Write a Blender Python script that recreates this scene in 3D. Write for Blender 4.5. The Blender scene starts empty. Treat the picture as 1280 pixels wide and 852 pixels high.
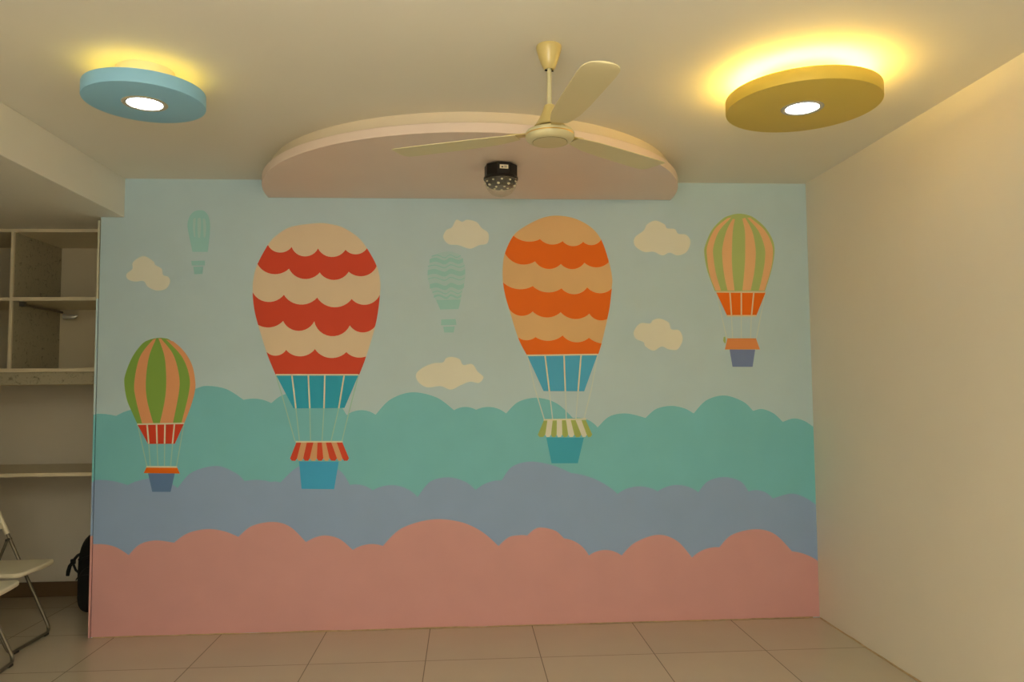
import bpy, bmesh, math, random
from mathutils import Vector, Matrix
random.seed(7)
S = bpy.context.scene
C = S.collection
PI = math.pi
H = 2.667            # ceiling height (m); back wall at y = 0, right wall at x = 0
SOFFIT = 2.434       # underside of the lowered ceiling on the left
XL = -4.285          # free left end of the painted wall
BEAM = -4.15         # side face of the lowered ceiling
ALC = 0.90           # back of the shelving
LEFT, FRONT, SIDE, OPEN = -5.95, -8.2, -4.55, -1.5

# ------------------------------------------------------------------ helpers
def lin(c):
    return tuple((v / 255 / 12.92 if v <= 10.3 else ((v / 255 + .055) / 1.055) ** 2.4) for v in c)

def mat(name, col, rough=.6, metal=0., spec=.4, bump=0., bscale=40., var=0., vscale=3., emit=None, estr=0., coat=0.):
    """procedural principled material; col is linear rgb"""
    m = bpy.data.materials.new(name); m.use_nodes = True
    nt = m.node_tree; b = nt.nodes['Principled BSDF']
    b.inputs['Base Color'].default_value = (*col, 1)
    b.inputs['Roughness'].default_value = rough
    b.inputs['Metallic'].default_value = metal
    b.inputs['Specular IOR Level'].default_value = spec
    b.inputs['Coat Weight'].default_value = coat
    tc = nt.nodes.new('ShaderNodeTexCoord')
    if var:
        n = nt.nodes.new('ShaderNodeTexNoise'); n.inputs['Scale'].default_value = vscale; n.inputs['Detail'].default_value = 4
        nt.links.new(tc.outputs['Object'], n.inputs['Vector'])
        r = nt.nodes.new('ShaderNodeMapRange')
        r.inputs['From Min'].default_value = .3; r.inputs['From Max'].default_value = .7
        r.inputs['To Min'].default_value = 1 - var; r.inputs['To Max'].default_value = 1 + var
        nt.links.new(n.outputs['Fac'], r.inputs['Value'])
        mx = nt.nodes.new('ShaderNodeVectorMath'); mx.operation = 'SCALE'
        mx.inputs[0].default_value = col
        nt.links.new(r.outputs['Result'], mx.inputs['Scale'])
        nt.links.new(mx.outputs['Vector'], b.inputs['Base Color'])
    if bump:
        n = nt.nodes.new('ShaderNodeTexNoise'); n.inputs['Scale'].default_value = bscale; n.inputs['Detail'].default_value = 5
        nt.links.new(tc.outputs['Object'], n.inputs['Vector'])
        bp = nt.nodes.new('ShaderNodeBump'); bp.inputs['Strength'].default_value = bump; bp.inputs['Distance'].default_value = .002
        nt.links.new(n.outputs['Fac'], bp.inputs['Height'])
        nt.links.new(bp.outputs['Normal'], b.inputs['Normal'])
    if emit:
        b.inputs['Emission Color'].default_value = (*emit, 1)
        b.inputs['Emission Strength'].default_value = estr
    return m

def link(name, bm, mats, parent=None, smooth=False, loc=None, rotz=0., bevel=0., seg=2, flat=False):
    me = bpy.data.meshes.new(name)
    if not flat: bmesh.ops.recalc_face_normals(bm, faces=bm.faces)
    bm.to_mesh(me); bm.free()
    for m in (mats if isinstance(mats, (list, tuple)) else [mats]): me.materials.append(m)
    if smooth:
        me.polygons.foreach_set('use_smooth', [True] * len(me.polygons))
        me.set_sharp_from_angle(angle=math.radians(smooth if smooth is not True else 40))
    o = bpy.data.objects.new(name, me); C.objects.link(o)
    if parent: o.parent = parent
    if loc: o.location = loc
    o.rotation_euler[2] = rotz
    if bevel:
        b = o.modifiers.new('bevel', 'BEVEL'); b.width = bevel; b.segments = seg; b.limit_method = 'ANGLE'
    return o

def struct(o): o['kind'] = 'structure'; return o
def tag(o, label, cat, group=None):
    o['label'] = label; o['category'] = cat
    if group: o['group'] = group
    return o
def thing(name, loc, label, cat, group=None, rotz=0.):
    o = bpy.data.objects.new(name, None); o.empty_display_size = .1; C.objects.link(o)
    o.location = loc; o.rotation_euler[2] = rotz
    return tag(o, label, cat, group)

def box(bm, x0, x1, y0, y1, z0, z1, mi=0):
    v = [bm.verts.new((x, y, z)) for x in (x0, x1) for y in (y0, y1) for z in (z0, z1)]
    for f in ((0, 1, 3, 2), (4, 6, 7, 5), (0, 4, 5, 1), (2, 3, 7, 6), (0, 2, 6, 4), (1, 5, 7, 3)):
        bm.faces.new([v[i] for i in f]).material_index = mi
def boxmesh(*a):
    bm = bmesh.new(); box(bm, *a); return bm

def lathe(bm, prof, n=64, c=(0, 0), mi=0, close=True, a0=0., a1=2 * PI, mis=None):
    """profile of (r, z) revolved round a vertical axis at c"""
    full = abs(a1 - a0 - 2 * PI) < 1e-6
    cnt = n if full else n + 1
    rings = []
    for r, z in prof:
        if r < 1e-6: rings.append([bm.verts.new((c[0], c[1], z))])
        else: rings.append([bm.verts.new((c[0] + r * math.cos(a0 + (a1 - a0) * i / n), c[1] + r * math.sin(a0 + (a1 - a0) * i / n), z)) for i in range(cnt)])
    for k in range(len(rings) - 1):
        A, B = rings[k], rings[k + 1]
        for i in range(n):
            j = (i + 1) % cnt
            q = [A[i % len(A)], A[j % len(A)], B[j % len(B)], B[i % len(B)]]
            u = []
            for w in q:
                if w not in u: u.append(w)
            if len(u) > 2:
                f = bm.faces.new(u); f.material_index = mis[k] if mis else mi
    return rings

def tube(bm, pts, r, n=12, mi=0, caps=True):
    """round tube along a polyline (list of 3-vectors)"""
    P = [Vector(p) for p in pts]; rings = []
    t0 = (P[1] - P[0]).normalized()
    ref = Vector((0, 0, 1)) if abs(t0.z) < .9 else Vector((1, 0, 0))
    u = t0.cross(ref).normalized()
    for i, p in enumerate(P):
        t = ((P[min(i + 1, len(P) - 1)] - P[max(i - 1, 0)])).normalized()
        u = (u - t * u.dot(t)).normalized(); w = t.cross(u)
        rr = r[i] if isinstance(r, (list, tuple)) else r
        rings.append([bm.verts.new(p + (u * math.cos(2 * PI * k / n) + w * math.sin(2 * PI * k / n)) * rr) for k in range(n)])
    for a, b in zip(rings, rings[1:]):
        for k in range(n):
            bm.faces.new((a[k], a[(k + 1) % n], b[(k + 1) % n], b[k])).material_index = mi
    if caps:
        bm.faces.new(rings[0][::-1]).material_index = mi; bm.faces.new(rings[-1]).material_index = mi

def fillet(pts, r, n=6):
    """round the inner corners of a polyline"""
    P = [Vector(p) for p in pts]; out = [P[0]]
    for a, b, c in zip(P, P[1:], P[2:]):
        d1 = (a - b); d2 = (c - b); rr = min(r, d1.length * .45, d2.length * .45)
        s = b + d1.normalized() * rr; e = b + d2.normalized() * rr
        for k in range(n + 1):
            t = k / n; out.append(s * (1 - t) ** 2 + b * 2 * t * (1 - t) + e * t * t)
    out.append(P[-1]); return out

def prism(bm, poly, z0, z1, mi=0):
    """vertical extrusion of a plan polygon"""
    a = [bm.verts.new((x, y, z0)) for x, y in poly]; b = [bm.verts.new((x, y, z1)) for x, y in poly]
    bm.faces.new(a[::-1]).material_index = mi; bm.faces.new(b).material_index = mi
    for i in range(len(poly)):
        j = (i + 1) % len(poly)
        bm.faces.new((a[i], a[j], b[j], b[i])).material_index = mi

# ------------------------------------------------------------------ paint curves on the wall, x / z in mm
def catmull(P, closed=False, n=8):
    out = []; L = len(P)
    g = (lambda i: P[i % L]) if closed else (lambda i: P[max(0, min(L - 1, i))])
    for i in range(L if closed else L - 1):
        p0, p1, p2, p3 = g(i - 1), g(i), g(i + 1), g(i + 2)
        for k in range(n):
            t = k / n
            out.append(tuple(.5 * (2 * b + (c - a) * t + (2 * a - 5 * b + 4 * c - d) * t * t + (3 * b - a - 3 * c + d) * t ** 3) for a, b, c, d in zip(p0, p1, p2, p3)))
    if not closed: out.append(P[-1])
    return out

def arc3(a, b, c, n=12):
    """circular arc through three points"""
    (ax, ay), (bx, by), (cx, cy) = a, b, c
    d = 2 * (ax * (by - cy) + bx * (cy - ay) + cx * (ay - by))
    if abs(d) < 1e-3: return [a, b, c]
    ux = ((ax * ax + ay * ay) * (by - cy) + (bx * bx + by * by) * (cy - ay) + (cx * cx + cy * cy) * (ay - by)) / d
    uy = ((ax * ax + ay * ay) * (cx - bx) + (bx * bx + by * by) * (ax - cx) + (cx * cx + cy * cy) * (bx - ax)) / d
    r = math.hypot(ax - ux, ay - uy)
    t0, t1, t2 = (math.atan2(y - uy, x - ux) for x, y in (a, b, c))
    def wrap(t):
        while t > PI: t -= 2 * PI
        while t < -PI: t += 2 * PI
        return t
    d1 = wrap(t1 - t0); d2 = wrap(t2 - t1)
    if d1 * d2 < 0: return catmull([a, b, c], n=6)
    return [(ux + r * math.cos(t0 + (d1 + d2) * k / n), uy + r * math.sin(t0 + (d1 + d2) * k / n)) for k in range(n + 1)]

def bumps(B):
    out = []
    for b in B:
        s = arc3(*b) if len(b) == 3 else catmull(b)
        out += s if not out else s[1:]
    return out

def patch(bm, poly, layer, mi):
    """a flat patch of paint lying on the wall; layer = coat number"""
    q = []
    for x, z in poly:
        x, z = min(x, -1) / 1000, z / 1000
        if not q or (abs(x - q[-1][0]) + abs(z - q[-1][1])) > 2e-4: q.append((x, z))
    if (abs(q[0][0] - q[-1][0]) + abs(q[0][1] - q[-1][1])) < 2e-4: q.pop()
    vs = [bm.verts.new((x, -.0004 * layer, z)) for x, z in q]
    f = bm.faces.new(vs); f.material_index = mi; f.normal_update()
    if f.normal.y > 0: f.normal_flip()
    bmesh.ops.triangulate(bm, faces=[f])

def stroke(bm, pts, w, layer, mi):
    for (x0, z0), (x1, z1) in zip(pts, pts[1:]):
        d = math.hypot(x1 - x0, z1 - z0) or 1; nx, nz = -(z1 - z0) / d * w / 2, (x1 - x0) / d * w / 2
        patch(bm, [(x0 + nx, z0 + nz), (x1 + nx, z1 + nz), (x1 - nx, z1 - nz), (x0 - nx, z0 - nz)], layer, mi)

# outlines of the mural, traced in wall millimetres (x to the right wall = 0, z from the floor)
TEAL_BUMPS = [[(-4332,1272),(-4242,1275),(-4173,1263)],[(-4173,1263),(-4070,1301),(-3924,1281)],[(-3924,1281),(-3856,1351),(-3724,1415),(-3656,1433),(-3545,1413),(-3444,1349)],[(-3444,1349),(-3373,1355),(-3284,1328)],[(-3284,1328),(-3206,1379),(-3024,1404),(-2906,1341),(-2843,1253)],[(-2843,1253),(-2767,1281),(-2673,1253)],[(-2673,1253),(-2585,1343),(-2457,1384),(-2311,1352),(-2207,1275)],[(-2207,1275),(-2128,1293),(-2075,1276)],[(-2075,1276),(-1994,1292),(-1895,1252)],[(-1895,1252),(-1820,1321),(-1706,1344),(-1587,1309),(-1491,1221)],[(-1491,1221),(-1399,1208),(-1341,1162)],[(-1341,1162),(-1266,1228),(-1163,1244),(-1046,1216)],[(-1046,1216),(-980,1269),(-891,1287),(-807,1272),(-748,1240)],[(-748,1240),(-667,1319),(-553,1347),(-437,1308),(-377,1251)],[(-377,1251),(-320,1262),(-248,1234),(-193,1182)],[(-193,1182),(-124,1202),(-56,1186),(11,1140)]]
LAVENDER_BUMPS = [[(-4323,891),(-4230,893),(-4099,862)],[(-4099,862),(-4039,886),(-3916,901),(-3815,841)],[(-3815,841),(-3735,930),(-3594,965),(-3483,921),(-3432,874)],[(-3432,874),(-3354,880),(-3284,867)],[(-3284,867),(-3252,869),(-3226,863)],[(-3226,863),(-3128,951),(-3007,980),(-2881,926),(-2822,842)],[(-2822,842),(-2763,842),(-2688,808)],[(-2688,808),(-2586,837),(-2425,764)],[(-2425,764),(-2349,854),(-2240,877),(-2140,848),(-2080,800)],[(-2080,800),(-1997,846),(-1925,854)],[(-1925,854),(-1862,934),(-1754,963),(-1621,940),(-1506,891)],[(-1506,891),(-1380,860),(-1226,762)],[(-1226,762),(-1104,805),(-981,773)],[(-981,773),(-850,809),(-731,763)],[(-731,763),(-669,829),(-566,852),(-466,823),(-420,763)],[(-420,763),(-358,769),(-270,718)],[(-270,718),(-159,745),(-74,723),(10,668)]]
PINK_BUMPS = [[(-4314,528),(-4224,526),(-4152,506),(-4084,462)],[(-4084,462),(-4022,522),(-3934,542),(-3830,527)],[(-3830,527),(-3752,580),(-3644,601),(-3547,587),(-3464,553)],[(-3464,553),(-3387,614),(-3268,635),(-3168,605),(-3076,515)],[(-3076,515),(-3018,542),(-2956,550),(-2879,527),(-2804,463)],[(-2804,463),(-2706,495),(-2629,483)],[(-2629,483),(-2519,583),(-2342,631),(-2174,614),(-2047,555),(-1947,468)],[(-1947,468),(-1885,518),(-1818,529),(-1775,526)],[(-1775,526),(-1731,562),(-1685,571),(-1605,550),(-1554,504)],[(-1554,504),(-1473,475),(-1406,400)],[(-1406,400),(-1311,431),(-1208,396)],[(-1208,396),(-1126,470),(-986,514),(-870,476),(-779,374)],[(-779,374),(-704,420),(-610,432)],[(-610,432),(-529,505),(-385,535),(-266,504),(-160,398)],[(-160,398),(-83,380),(3,335)]]
CLOUDS = [[(-4023,2200),(-3977,2170),(-3967,2150),(-3930,2127),(-3920,2090),(-3891,2079),(-3880,2049),(-3902,2009),(-3954,1997),(-4006,2019),(-4033,2053),(-4085,2051),(-4124,2066),(-4131,2096),(-4099,2126),(-4097,2163),(-4062,2194)],[(-2188,2428),(-2154,2417),(-2120,2429),(-2065,2415),(-2035,2379),(-1994,2346),(-2000,2286),(-2052,2272),(-2107,2251),(-2175,2272),(-2236,2279),(-2268,2320),(-2250,2364),(-2216,2382)],[(-2216,1594),(-2172,1580),(-2151,1546),(-2097,1550),(-2064,1505),(-2030,1471),(-2057,1437),(-2111,1444),(-2166,1424),(-2226,1398),(-2287,1419),(-2368,1413),(-2421,1447),(-2432,1494),(-2388,1534),(-2327,1557),(-2273,1562),(-2253,1587)],[(-961,2429),(-905,2407),(-889,2382),(-839,2376),(-819,2348),(-767,2340),(-743,2296),(-769,2234),(-826,2212),(-876,2229),(-921,2212),(-976,2234),(-1037,2234),(-1092,2273),(-1091,2323),(-1035,2367),(-1012,2406)],[(-946,1821),(-891,1797),(-875,1756),(-825,1747),(-806,1692),(-839,1632),(-894,1632),(-938,1649),(-989,1624),(-1038,1650),(-1051,1677),(-1098,1699),(-1108,1743),(-1068,1792),(-1007,1792),(-990,1811)]]
RED_BALLOON = {'outline':[(-3261,1497),(-3313,1626),(-3365,1792),(-3388,1884),(-3399,1983),(-3395,2070),(-3373,2154),(-3313,2271),(-3259,2332),(-3174,2382),(-3022,2404),(-2942,2398),(-2868,2377),(-2782,2321),(-2726,2252),(-2668,2145),(-2647,2051),(-2649,1964),(-2661,1858),(-2682,1758),(-2730,1598),(-2769,1493)],'bands':[[[[(-3313,2271),(-3246,2225),(-3173,2259)],[(-3173,2259),(-3094,2202),(-3017,2250)],[(-3017,2250),(-2941,2199),(-2854,2243)],[(-2854,2243),(-2794,2215),(-2726,2252)]],[[(-3373,2157),(-3293,2097),(-3187,2128)],[(-3187,2128),(-3099,2066),(-3006,2105)],[(-3006,2105),(-2922,2060),(-2834,2110)],[(-2834,2110),(-2762,2082),(-2668,2142)]]],[[[(-3399,1986),(-3316,1929),(-3216,1971)],[(-3216,1971),(-3128,1913),(-3020,1954)],[(-3020,1954),(-2927,1896),(-2816,1945)],[(-2816,1945),(-2744,1910),(-2649,1970)]],[[(-3365,1792),(-3302,1776),(-3219,1815)],[(-3219,1815),(-3127,1755),(-3036,1812)],[(-3036,1812),(-2926,1722),(-2826,1787)],[(-2826,1787),(-2743,1744),(-2679,1777)]]],[[[(-3313,1630),(-3258,1608),(-3200,1642)],[(-3200,1642),(-3113,1603),(-3031,1646)],[(-3031,1646),(-2938,1592),(-2846,1627)],[(-2846,1627),(-2779,1594),(-2730,1600)]],[(-3261,1497),(-2769,1493)]]],'skirt':[(-3258,1495),(-2774,1491),(-2856,1295),(-3154,1296)],'skirt_ropes':[[(-3165,1494),(-3140,1296)],[(-3069,1494),(-3059,1295)],[(-2972,1493),(-2976,1295)],[(-2858,1492),(-2889,1294)],[(-3258,1495),(-2774,1491)]],'low_ropes':[[(-3140,1296),(-3117,1101)],[(-3059,1295),(-3053,1100)],[(-2976,1295),(-2986,1099)],[(-2889,1294),(-2934,1099)],[(-3258,1493),(-3221,1371),(-3143,1101)],[(-2774,1489),(-2834,1252),(-2870,1098)]],'canopy':[[(-3135,1097),(-3107,1097),(-3131,990),(-3171,991)],[(-3107,1097),(-3074,1097),(-3095,990),(-3131,990)],[(-3074,1097),(-3036,1096),(-3057,989),(-3095,990)],[(-3036,1096),(-3012,1096),(-3016,989),(-3057,989)],[(-3012,1096),(-2987,1095),(-2978,988),(-3016,989)],[(-2987,1095),(-2964,1095),(-2942,988),(-2978,988)],[(-2964,1095),(-2933,1095),(-2898,987),(-2942,988)],[(-2933,1095),(-2901,1094),(-2866,986),(-2898,987)],[(-2901,1094),(-2868,1094),(-2828,986),(-2866,986)]],'canopy_top':[(-3139,1099),(-2865,1096)],'basket':[(-3119,984),(-2888,979),(-2914,819),(-3103,824)]}
ORANGE_BALLOON = {'outline':[(-1768,1605),(-1818,1707),(-1872,1885),(-1894,1965),(-1907,2045),(-1908,2132),(-1894,2224),(-1841,2332),(-1766,2392),(-1661,2443),(-1569,2457),(-1464,2440),(-1366,2388),(-1301,2309),(-1257,2179),(-1237,2074),(-1241,2004),(-1254,1900),(-1271,1820),(-1308,1673),(-1329,1607)],'bands':[[[[(-1841,2332),(-1761,2296),(-1678,2311)],[(-1678,2311),(-1611,2278),(-1539,2299)],[(-1539,2299),(-1473,2268),(-1413,2295)],[(-1413,2295),(-1356,2275),(-1301,2309)]],[[(-1894,2224),(-1808,2157),(-1710,2174)],[(-1710,2174),(-1630,2127),(-1552,2158)],[(-1552,2158),(-1480,2126),(-1407,2166)],[(-1407,2166),(-1335,2137),(-1257,2169)]]],[[[(-1907,2045),(-1827,2005),(-1726,2022)],[(-1726,2022),(-1644,1984),(-1550,2008)],[(-1550,2008),(-1471,1972),(-1392,2014)],[(-1392,2014),(-1309,1978),(-1239,2007)]],[[(-1872,1885),(-1811,1842),(-1728,1867)],[(-1728,1867),(-1640,1830),(-1557,1862)],[(-1557,1862),(-1467,1820),(-1381,1853)],[(-1381,1853),(-1311,1811),(-1271,1820)]]],[[[(-1818,1710),(-1767,1692),(-1713,1711)],[(-1713,1711),(-1636,1688),(-1547,1720)],[(-1547,1720),(-1464,1678),(-1386,1705)],[(-1386,1705),(-1337,1677),(-1308,1670)]],[(-1768,1605),(-1329,1607)]]],'skirt':[(-1764,1600),(-1335,1603),(-1420,1381),(-1667,1384)],'skirt_ropes':[[(-1656,1600),(-1632,1383)],[(-1540,1599),(-1535,1382)],[(-1436,1598),(-1457,1382)],[(-1764,1600),(-1335,1603)]],'low_ropes':[[(-1632,1383),(-1614,1214)],[(-1535,1382),(-1531,1213)],[(-1457,1382),(-1473,1212)],[(-1761,1593),(-1723,1412),(-1665,1215)],[(-1335,1598),(-1375,1395),(-1424,1212)]],'canopy':[[(-1667,1209),(-1646,1210),(-1660,1111),(-1705,1110)],[(-1646,1209),(-1614,1209),(-1625,1111),(-1660,1109)],[(-1614,1208),(-1589,1209),(-1591,1110),(-1625,1109)],[(-1589,1208),(-1558,1209),(-1557,1110),(-1591,1108)],[(-1558,1208),(-1533,1208),(-1521,1109),(-1557,1108)],[(-1533,1207),(-1504,1208),(-1484,1109),(-1521,1108)],[(-1504,1207),(-1475,1208),(-1441,1108),(-1484,1107)],[(-1475,1207),(-1439,1207),(-1408,1108),(-1441,1107)],[(-1439,1206),(-1413,1207),(-1375,1108),(-1408,1106)]],'canopy_top':[(-1669,1211),(-1411,1213)],'basket':[(-1654,1106),(-1426,1101),(-1465,949),(-1624,951)]}
GREEN_BALLOON = {'outline':[(-4051,1215),(-4080,1278),(-4112,1354),(-4129,1442),(-4125,1505),(-4087,1606),(-4033,1682),(-3990,1707),(-3945,1717),(-3910,1716),(-3873,1704),(-3797,1643),(-3746,1560),(-3725,1464),(-3726,1401),(-3748,1313),(-3784,1215)],'stripes':[[(-3972,1707),(-4044,1606),(-4073,1455),(-4061,1354),(-4024,1218),(-3960,1217),(-3998,1353),(-4007,1467),(-3992,1606),(-3953,1714)],[(-3940,1715),(-3903,1605),(-3891,1466),(-3897,1352),(-3923,1216),(-3848,1216),(-3818,1389),(-3817,1490),(-3853,1618),(-3925,1713)]],'edge':[(-3898,1709),(-3803,1605),(-3759,1490),(-3761,1389),(-3800,1215),(-3784,1215),(-3748,1313),(-3726,1401),(-3725,1464),(-3746,1560),(-3797,1643),(-3854,1696)],'skirt':[(-4051,1213),(-3784,1215),(-3835,1097),(-3987,1098)],'skirt_ropes':[[(-3995,1212),(-3983,1099)],[(-3941,1212),(-3936,1099)],[(-3893,1211),(-3893,1098)],[(-3839,1210),(-3848,1098)],[(-4051,1213),(-3784,1215)]],'low_ropes':[[(-3983,1099),(-3972,964)],[(-3936,1099),(-3929,964)],[(-3893,1098),(-3892,963)],[(-3848,1098),(-3857,963)],[(-4049,1209),(-3990,965)],[(-3786,1206),(-3824,962)]],'canopy':[[(-3994,963),(-3819,959),(-3803,924),(-4008,930)]],'canopy_top':[(-3994,966),(-3819,962)],'basket':[(-3984,928),(-3832,925),(-3854,819),(-3958,821)]}
PALE_BALLOON = {'outline':[(-597,1990),(-621,2055),(-645,2132),(-658,2229),(-649,2280),(-606,2371),(-539,2440),(-486,2465),(-429,2475),(-374,2466),(-329,2444),(-265,2385),(-221,2307),(-213,2236),(-229,2145),(-255,2061),(-281,1990)],'stripes':[[(-506,2446),(-587,2378),(-638,2274),(-641,2196),(-628,2093),(-593,1993),(-558,1993),(-586,2093),(-599,2183),(-600,2261),(-561,2365),(-480,2451)],[(-474,2441),(-515,2365),(-543,2261),(-545,2184),(-537,2093),(-518,1993),(-473,1993),(-482,2093),(-485,2184),(-482,2261),(-474,2365),(-459,2441)],[(-412,2443),(-398,2365),(-399,2261),(-402,2184),(-411,2093),(-424,1993),(-371,1993),(-348,2093),(-335,2184),(-333,2262),(-351,2366),(-393,2449)],[(-381,2449),(-311,2366),(-275,2262),(-276,2184),(-293,2093),(-320,1992),(-284,1992),(-245,2106),(-227,2184),(-226,2275),(-272,2372),(-362,2450)]],'skirt':[(-589,1982),(-278,1980),(-340,1838),(-525,1839)],'skirt_ropes':[[(-503,1982),(-497,1839)],[(-431,1982),(-435,1838)],[(-352,1982),(-371,1838)],[(-589,1985),(-278,1982)],[(-525,1837),(-340,1837)]],'low_ropes':[[(-497,1839),(-494,1698)],[(-435,1838),(-439,1698)],[(-371,1838),(-381,1697)],[(-588,1977),(-530,1698)],[(-280,1977),(-344,1697)]],'canopy':[[(-526,1698),(-347,1697),(-324,1628),(-544,1629)]],'canopy_top':[(-526,1699),(-526,1701)],'mark':[(-549,1706),(-539,1708),(-537,1670),(-545,1667),(-553,1683)],'basket':[(-515,1629),(-354,1627),(-373,1521),(-499,1522)]}
WAVY_BALLOON = {'outline':[(-2288,1880),(-2339,1997),(-2359,2058),(-2363,2106),(-2342,2189),(-2305,2220),(-2243,2234),(-2203,2228),(-2164,2207),(-2137,2141),(-2136,2072),(-2152,1996),(-2177,1883)],'waves':[[(-2339,2207),(-2303,2215),(-2259,2198),(-2229,2216),(-2188,2201),(-2162,2214),(-2162,2207),(-2188,2194),(-2229,2210),(-2259,2192),(-2303,2208),(-2339,2200)],[(-2351,2187),(-2311,2196),(-2260,2179),(-2225,2197),(-2179,2182),(-2148,2194),(-2148,2170),(-2179,2157),(-2225,2172),(-2260,2154),(-2311,2171),(-2351,2163)],[(-2361,2146),(-2316,2154),(-2261,2138),(-2223,2156),(-2172,2141),(-2139,2153),(-2139,2146),(-2172,2134),(-2223,2149),(-2261,2131),(-2316,2147),(-2361,2139)],[(-2363,2119),(-2318,2127),(-2261,2110),(-2223,2128),(-2170,2113),(-2136,2126),(-2136,2095),(-2171,2083),(-2223,2098),(-2261,2080),(-2318,2097),(-2363,2088)],[(-2361,2069),(-2316,2077),(-2261,2061),(-2223,2079),(-2171,2064),(-2138,2076),(-2138,2069),(-2171,2057),(-2223,2072),(-2261,2054),(-2316,2071),(-2361,2062)],[(-2350,2034),(-2309,2042),(-2257,2025),(-2222,2043),(-2175,2028),(-2143,2040),(-2144,2013),(-2175,2000),(-2222,2016),(-2257,1998),(-2309,2014),(-2350,2006)],[(-2335,1987),(-2299,1995),(-2254,1979),(-2223,1996),(-2182,1981),(-2155,1994),(-2155,1987),(-2182,1974),(-2223,1990),(-2254,1972),(-2299,1988),(-2335,1980)],[(-2326,1965),(-2293,1973),(-2251,1957),(-2223,1974),(-2185,1959),(-2160,1972),(-2160,1958),(-2185,1946),(-2223,1961),(-2251,1943),(-2293,1960),(-2326,1951)]],'skirt':[(-2312,1938),(-2163,1941),(-2177,1883),(-2288,1880)],'canopy':[(-2282,1820),(-2195,1823),(-2190,1787),(-2283,1785)],'basket':[(-2270,1776),(-2200,1778),(-2207,1741),(-2264,1741)]}
STRIPED_BALLOON = {'outline':[(-3753,2228),(-3771,2309),(-3781,2356),(-3785,2397),(-3773,2441),(-3750,2469),(-3718,2479),(-3688,2474),(-3664,2445),(-3653,2398),(-3653,2357),(-3656,2309),(-3664,2228)],'waves':[[(-3751,2424),(-3738,2428),(-3740,2363),(-3737,2316),(-3746,2323),(-3753,2377)],[(-3727,2428),(-3708,2429),(-3706,2370),(-3710,2316),(-3721,2316),(-3726,2370)],[(-3696,2428),(-3682,2423),(-3675,2377),(-3678,2323),(-3688,2316),(-3692,2377)]],'skirt':None,'canopy':[(-3759,2174),(-3680,2177),(-3679,2147),(-3756,2146)],'basket':[(-3747,2139),(-3689,2140),(-3693,2096),(-3740,2094)]}

# ------------------------------------------------------------------ colours (linear albedo) and light levels
PAINT = dict(
    sky=(0.519, 0.701, 0.822), teal=(0.213, 0.603, 0.724), lavender=(0.306, 0.449, 0.747), pink=(0.694, 0.372, 0.379),
    cream=(0.809, 0.656, 0.485), red=(0.703, 0.067, 0.026), orange=(0.886, 0.169, 0.002), peach=(.76, .42, .22), peach_light=(0.812, 0.529, 0.260), peach_deep=(0.840, 0.397, 0.193), peach_pale=(0.860, 0.524, 0.276),
    skirt_teal=(0.023, 0.415, 0.669), skirt_blue=(0.078, 0.462, 0.822), basket_blue=(0.056, 0.453, 0.865), basket_teal=(0.053, 0.438, 0.672),
    green=(0.249, 0.455, 0.086), green_pale=(0.450, 0.577, 0.223), red_skirt=(0.708, 0.058, 0.022), leaf=(.40, .52, .16),
    canopy_salmon=(0.807, 0.315, 0.111), basket_slate=(0.123, 0.241, 0.524), basket_mauve=(0.194, 0.272, 0.547),
    cloud=(0.803, 0.822, 0.745), rope=(.80, .78, .62), rope_faint=(.37, .65, .64), rope_pale=(.62, .74, .77), rope_peach=(.82, .66, .44),
    ghost=(0.348, 0.676, 0.736), ghost_light=(.455, .695, .785), ghost_mid=(.44, .69, .74))
WALL = (.78, .73, .63); CEIL = (.80, .78, .70)
SLAB = (.84, .70, .62); SLABTOP = (.78, .68, .52); LBLUE = (.29, .60, .86); LYEL = (.70, .53, .09)
FANC = (.60, .48, .19); FANP = (.60, .55, .33); FANB = (.70, .63, .38)
SHELF = (.76, .68, .50); SPECK = (.46, .42, .30); FLOOR = (.52, .45, .35)
WIN = (-3.2, -.5, 1.0, 2.3); WINP = 16; WINC = (1, .95, .82)
FILL_LAMPS = [(-1.2, -5.8), (-3.2, -5.8)]; LAMPP = 1; LAMPC = (1, .95, .82)
UPP = 152; UPC = (1, .96, .83); UP = (-2.8, -6.2, 1.7); UPS = (1.2, .6)
UP2 = (-2.1, -3.9, 1.95); UPP2 = 24
BULBC = (.80, .93, 1.); BULB = 17; BULB_B = 28
LEDC = (1, .68, .13); LED_Y = 85; LEDC2 = (1, .60, .06); LED_B = 8.5
EXPOSURE = 0
SPREAD = PI; TILT = 0

# ------------------------------------------------------------------ materials
M = {}
for nm, c in PAINT.items():
    M[nm] = mat(nm + '_paint', c, .55, spec=.3, bump=.12, bscale=90, var=.02, vscale=5)
M['wall'] = mat('cream_wall_paint', WALL, .6, spec=.3, bump=.2, bscale=60, var=.015, vscale=2)
M['ceil'] = mat('white_ceiling_paint', CEIL, .7, spec=.2, bump=.15, bscale=50, var=.012, vscale=2)
M['slab_pink'] = mat('pink_slab_paint', SLAB, .55, bump=.1, bscale=60, var=.015)
M['slab_cream'] = mat('cream_slab_paint', SLABTOP, .6, bump=.1, bscale=60)
M['lamp_blue'] = mat('blue_lamp_paint', LBLUE, .5, bump=.06, bscale=80)
M['lamp_yellow'] = mat('yellow_lamp_paint', LYEL, .5, bump=.06, bscale=80)
M['fan'] = mat('ivory_enamel', FANC, .3, spec=.5)
M['fan_light'] = mat('pale_ivory_enamel', FANP, .3, spec=.5)
M['fan_blade'] = mat('ivory_blade_enamel', FANB, .4, spec=.4)
M['gold'] = mat('gold_trim', lin((205, 160, 70)), .3, metal=.8)
M['black'] = mat('black_plastic', lin((18, 17, 16)), .35)
M['dark'] = mat('dark_gap', lin((25, 20, 15)), .8)
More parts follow.
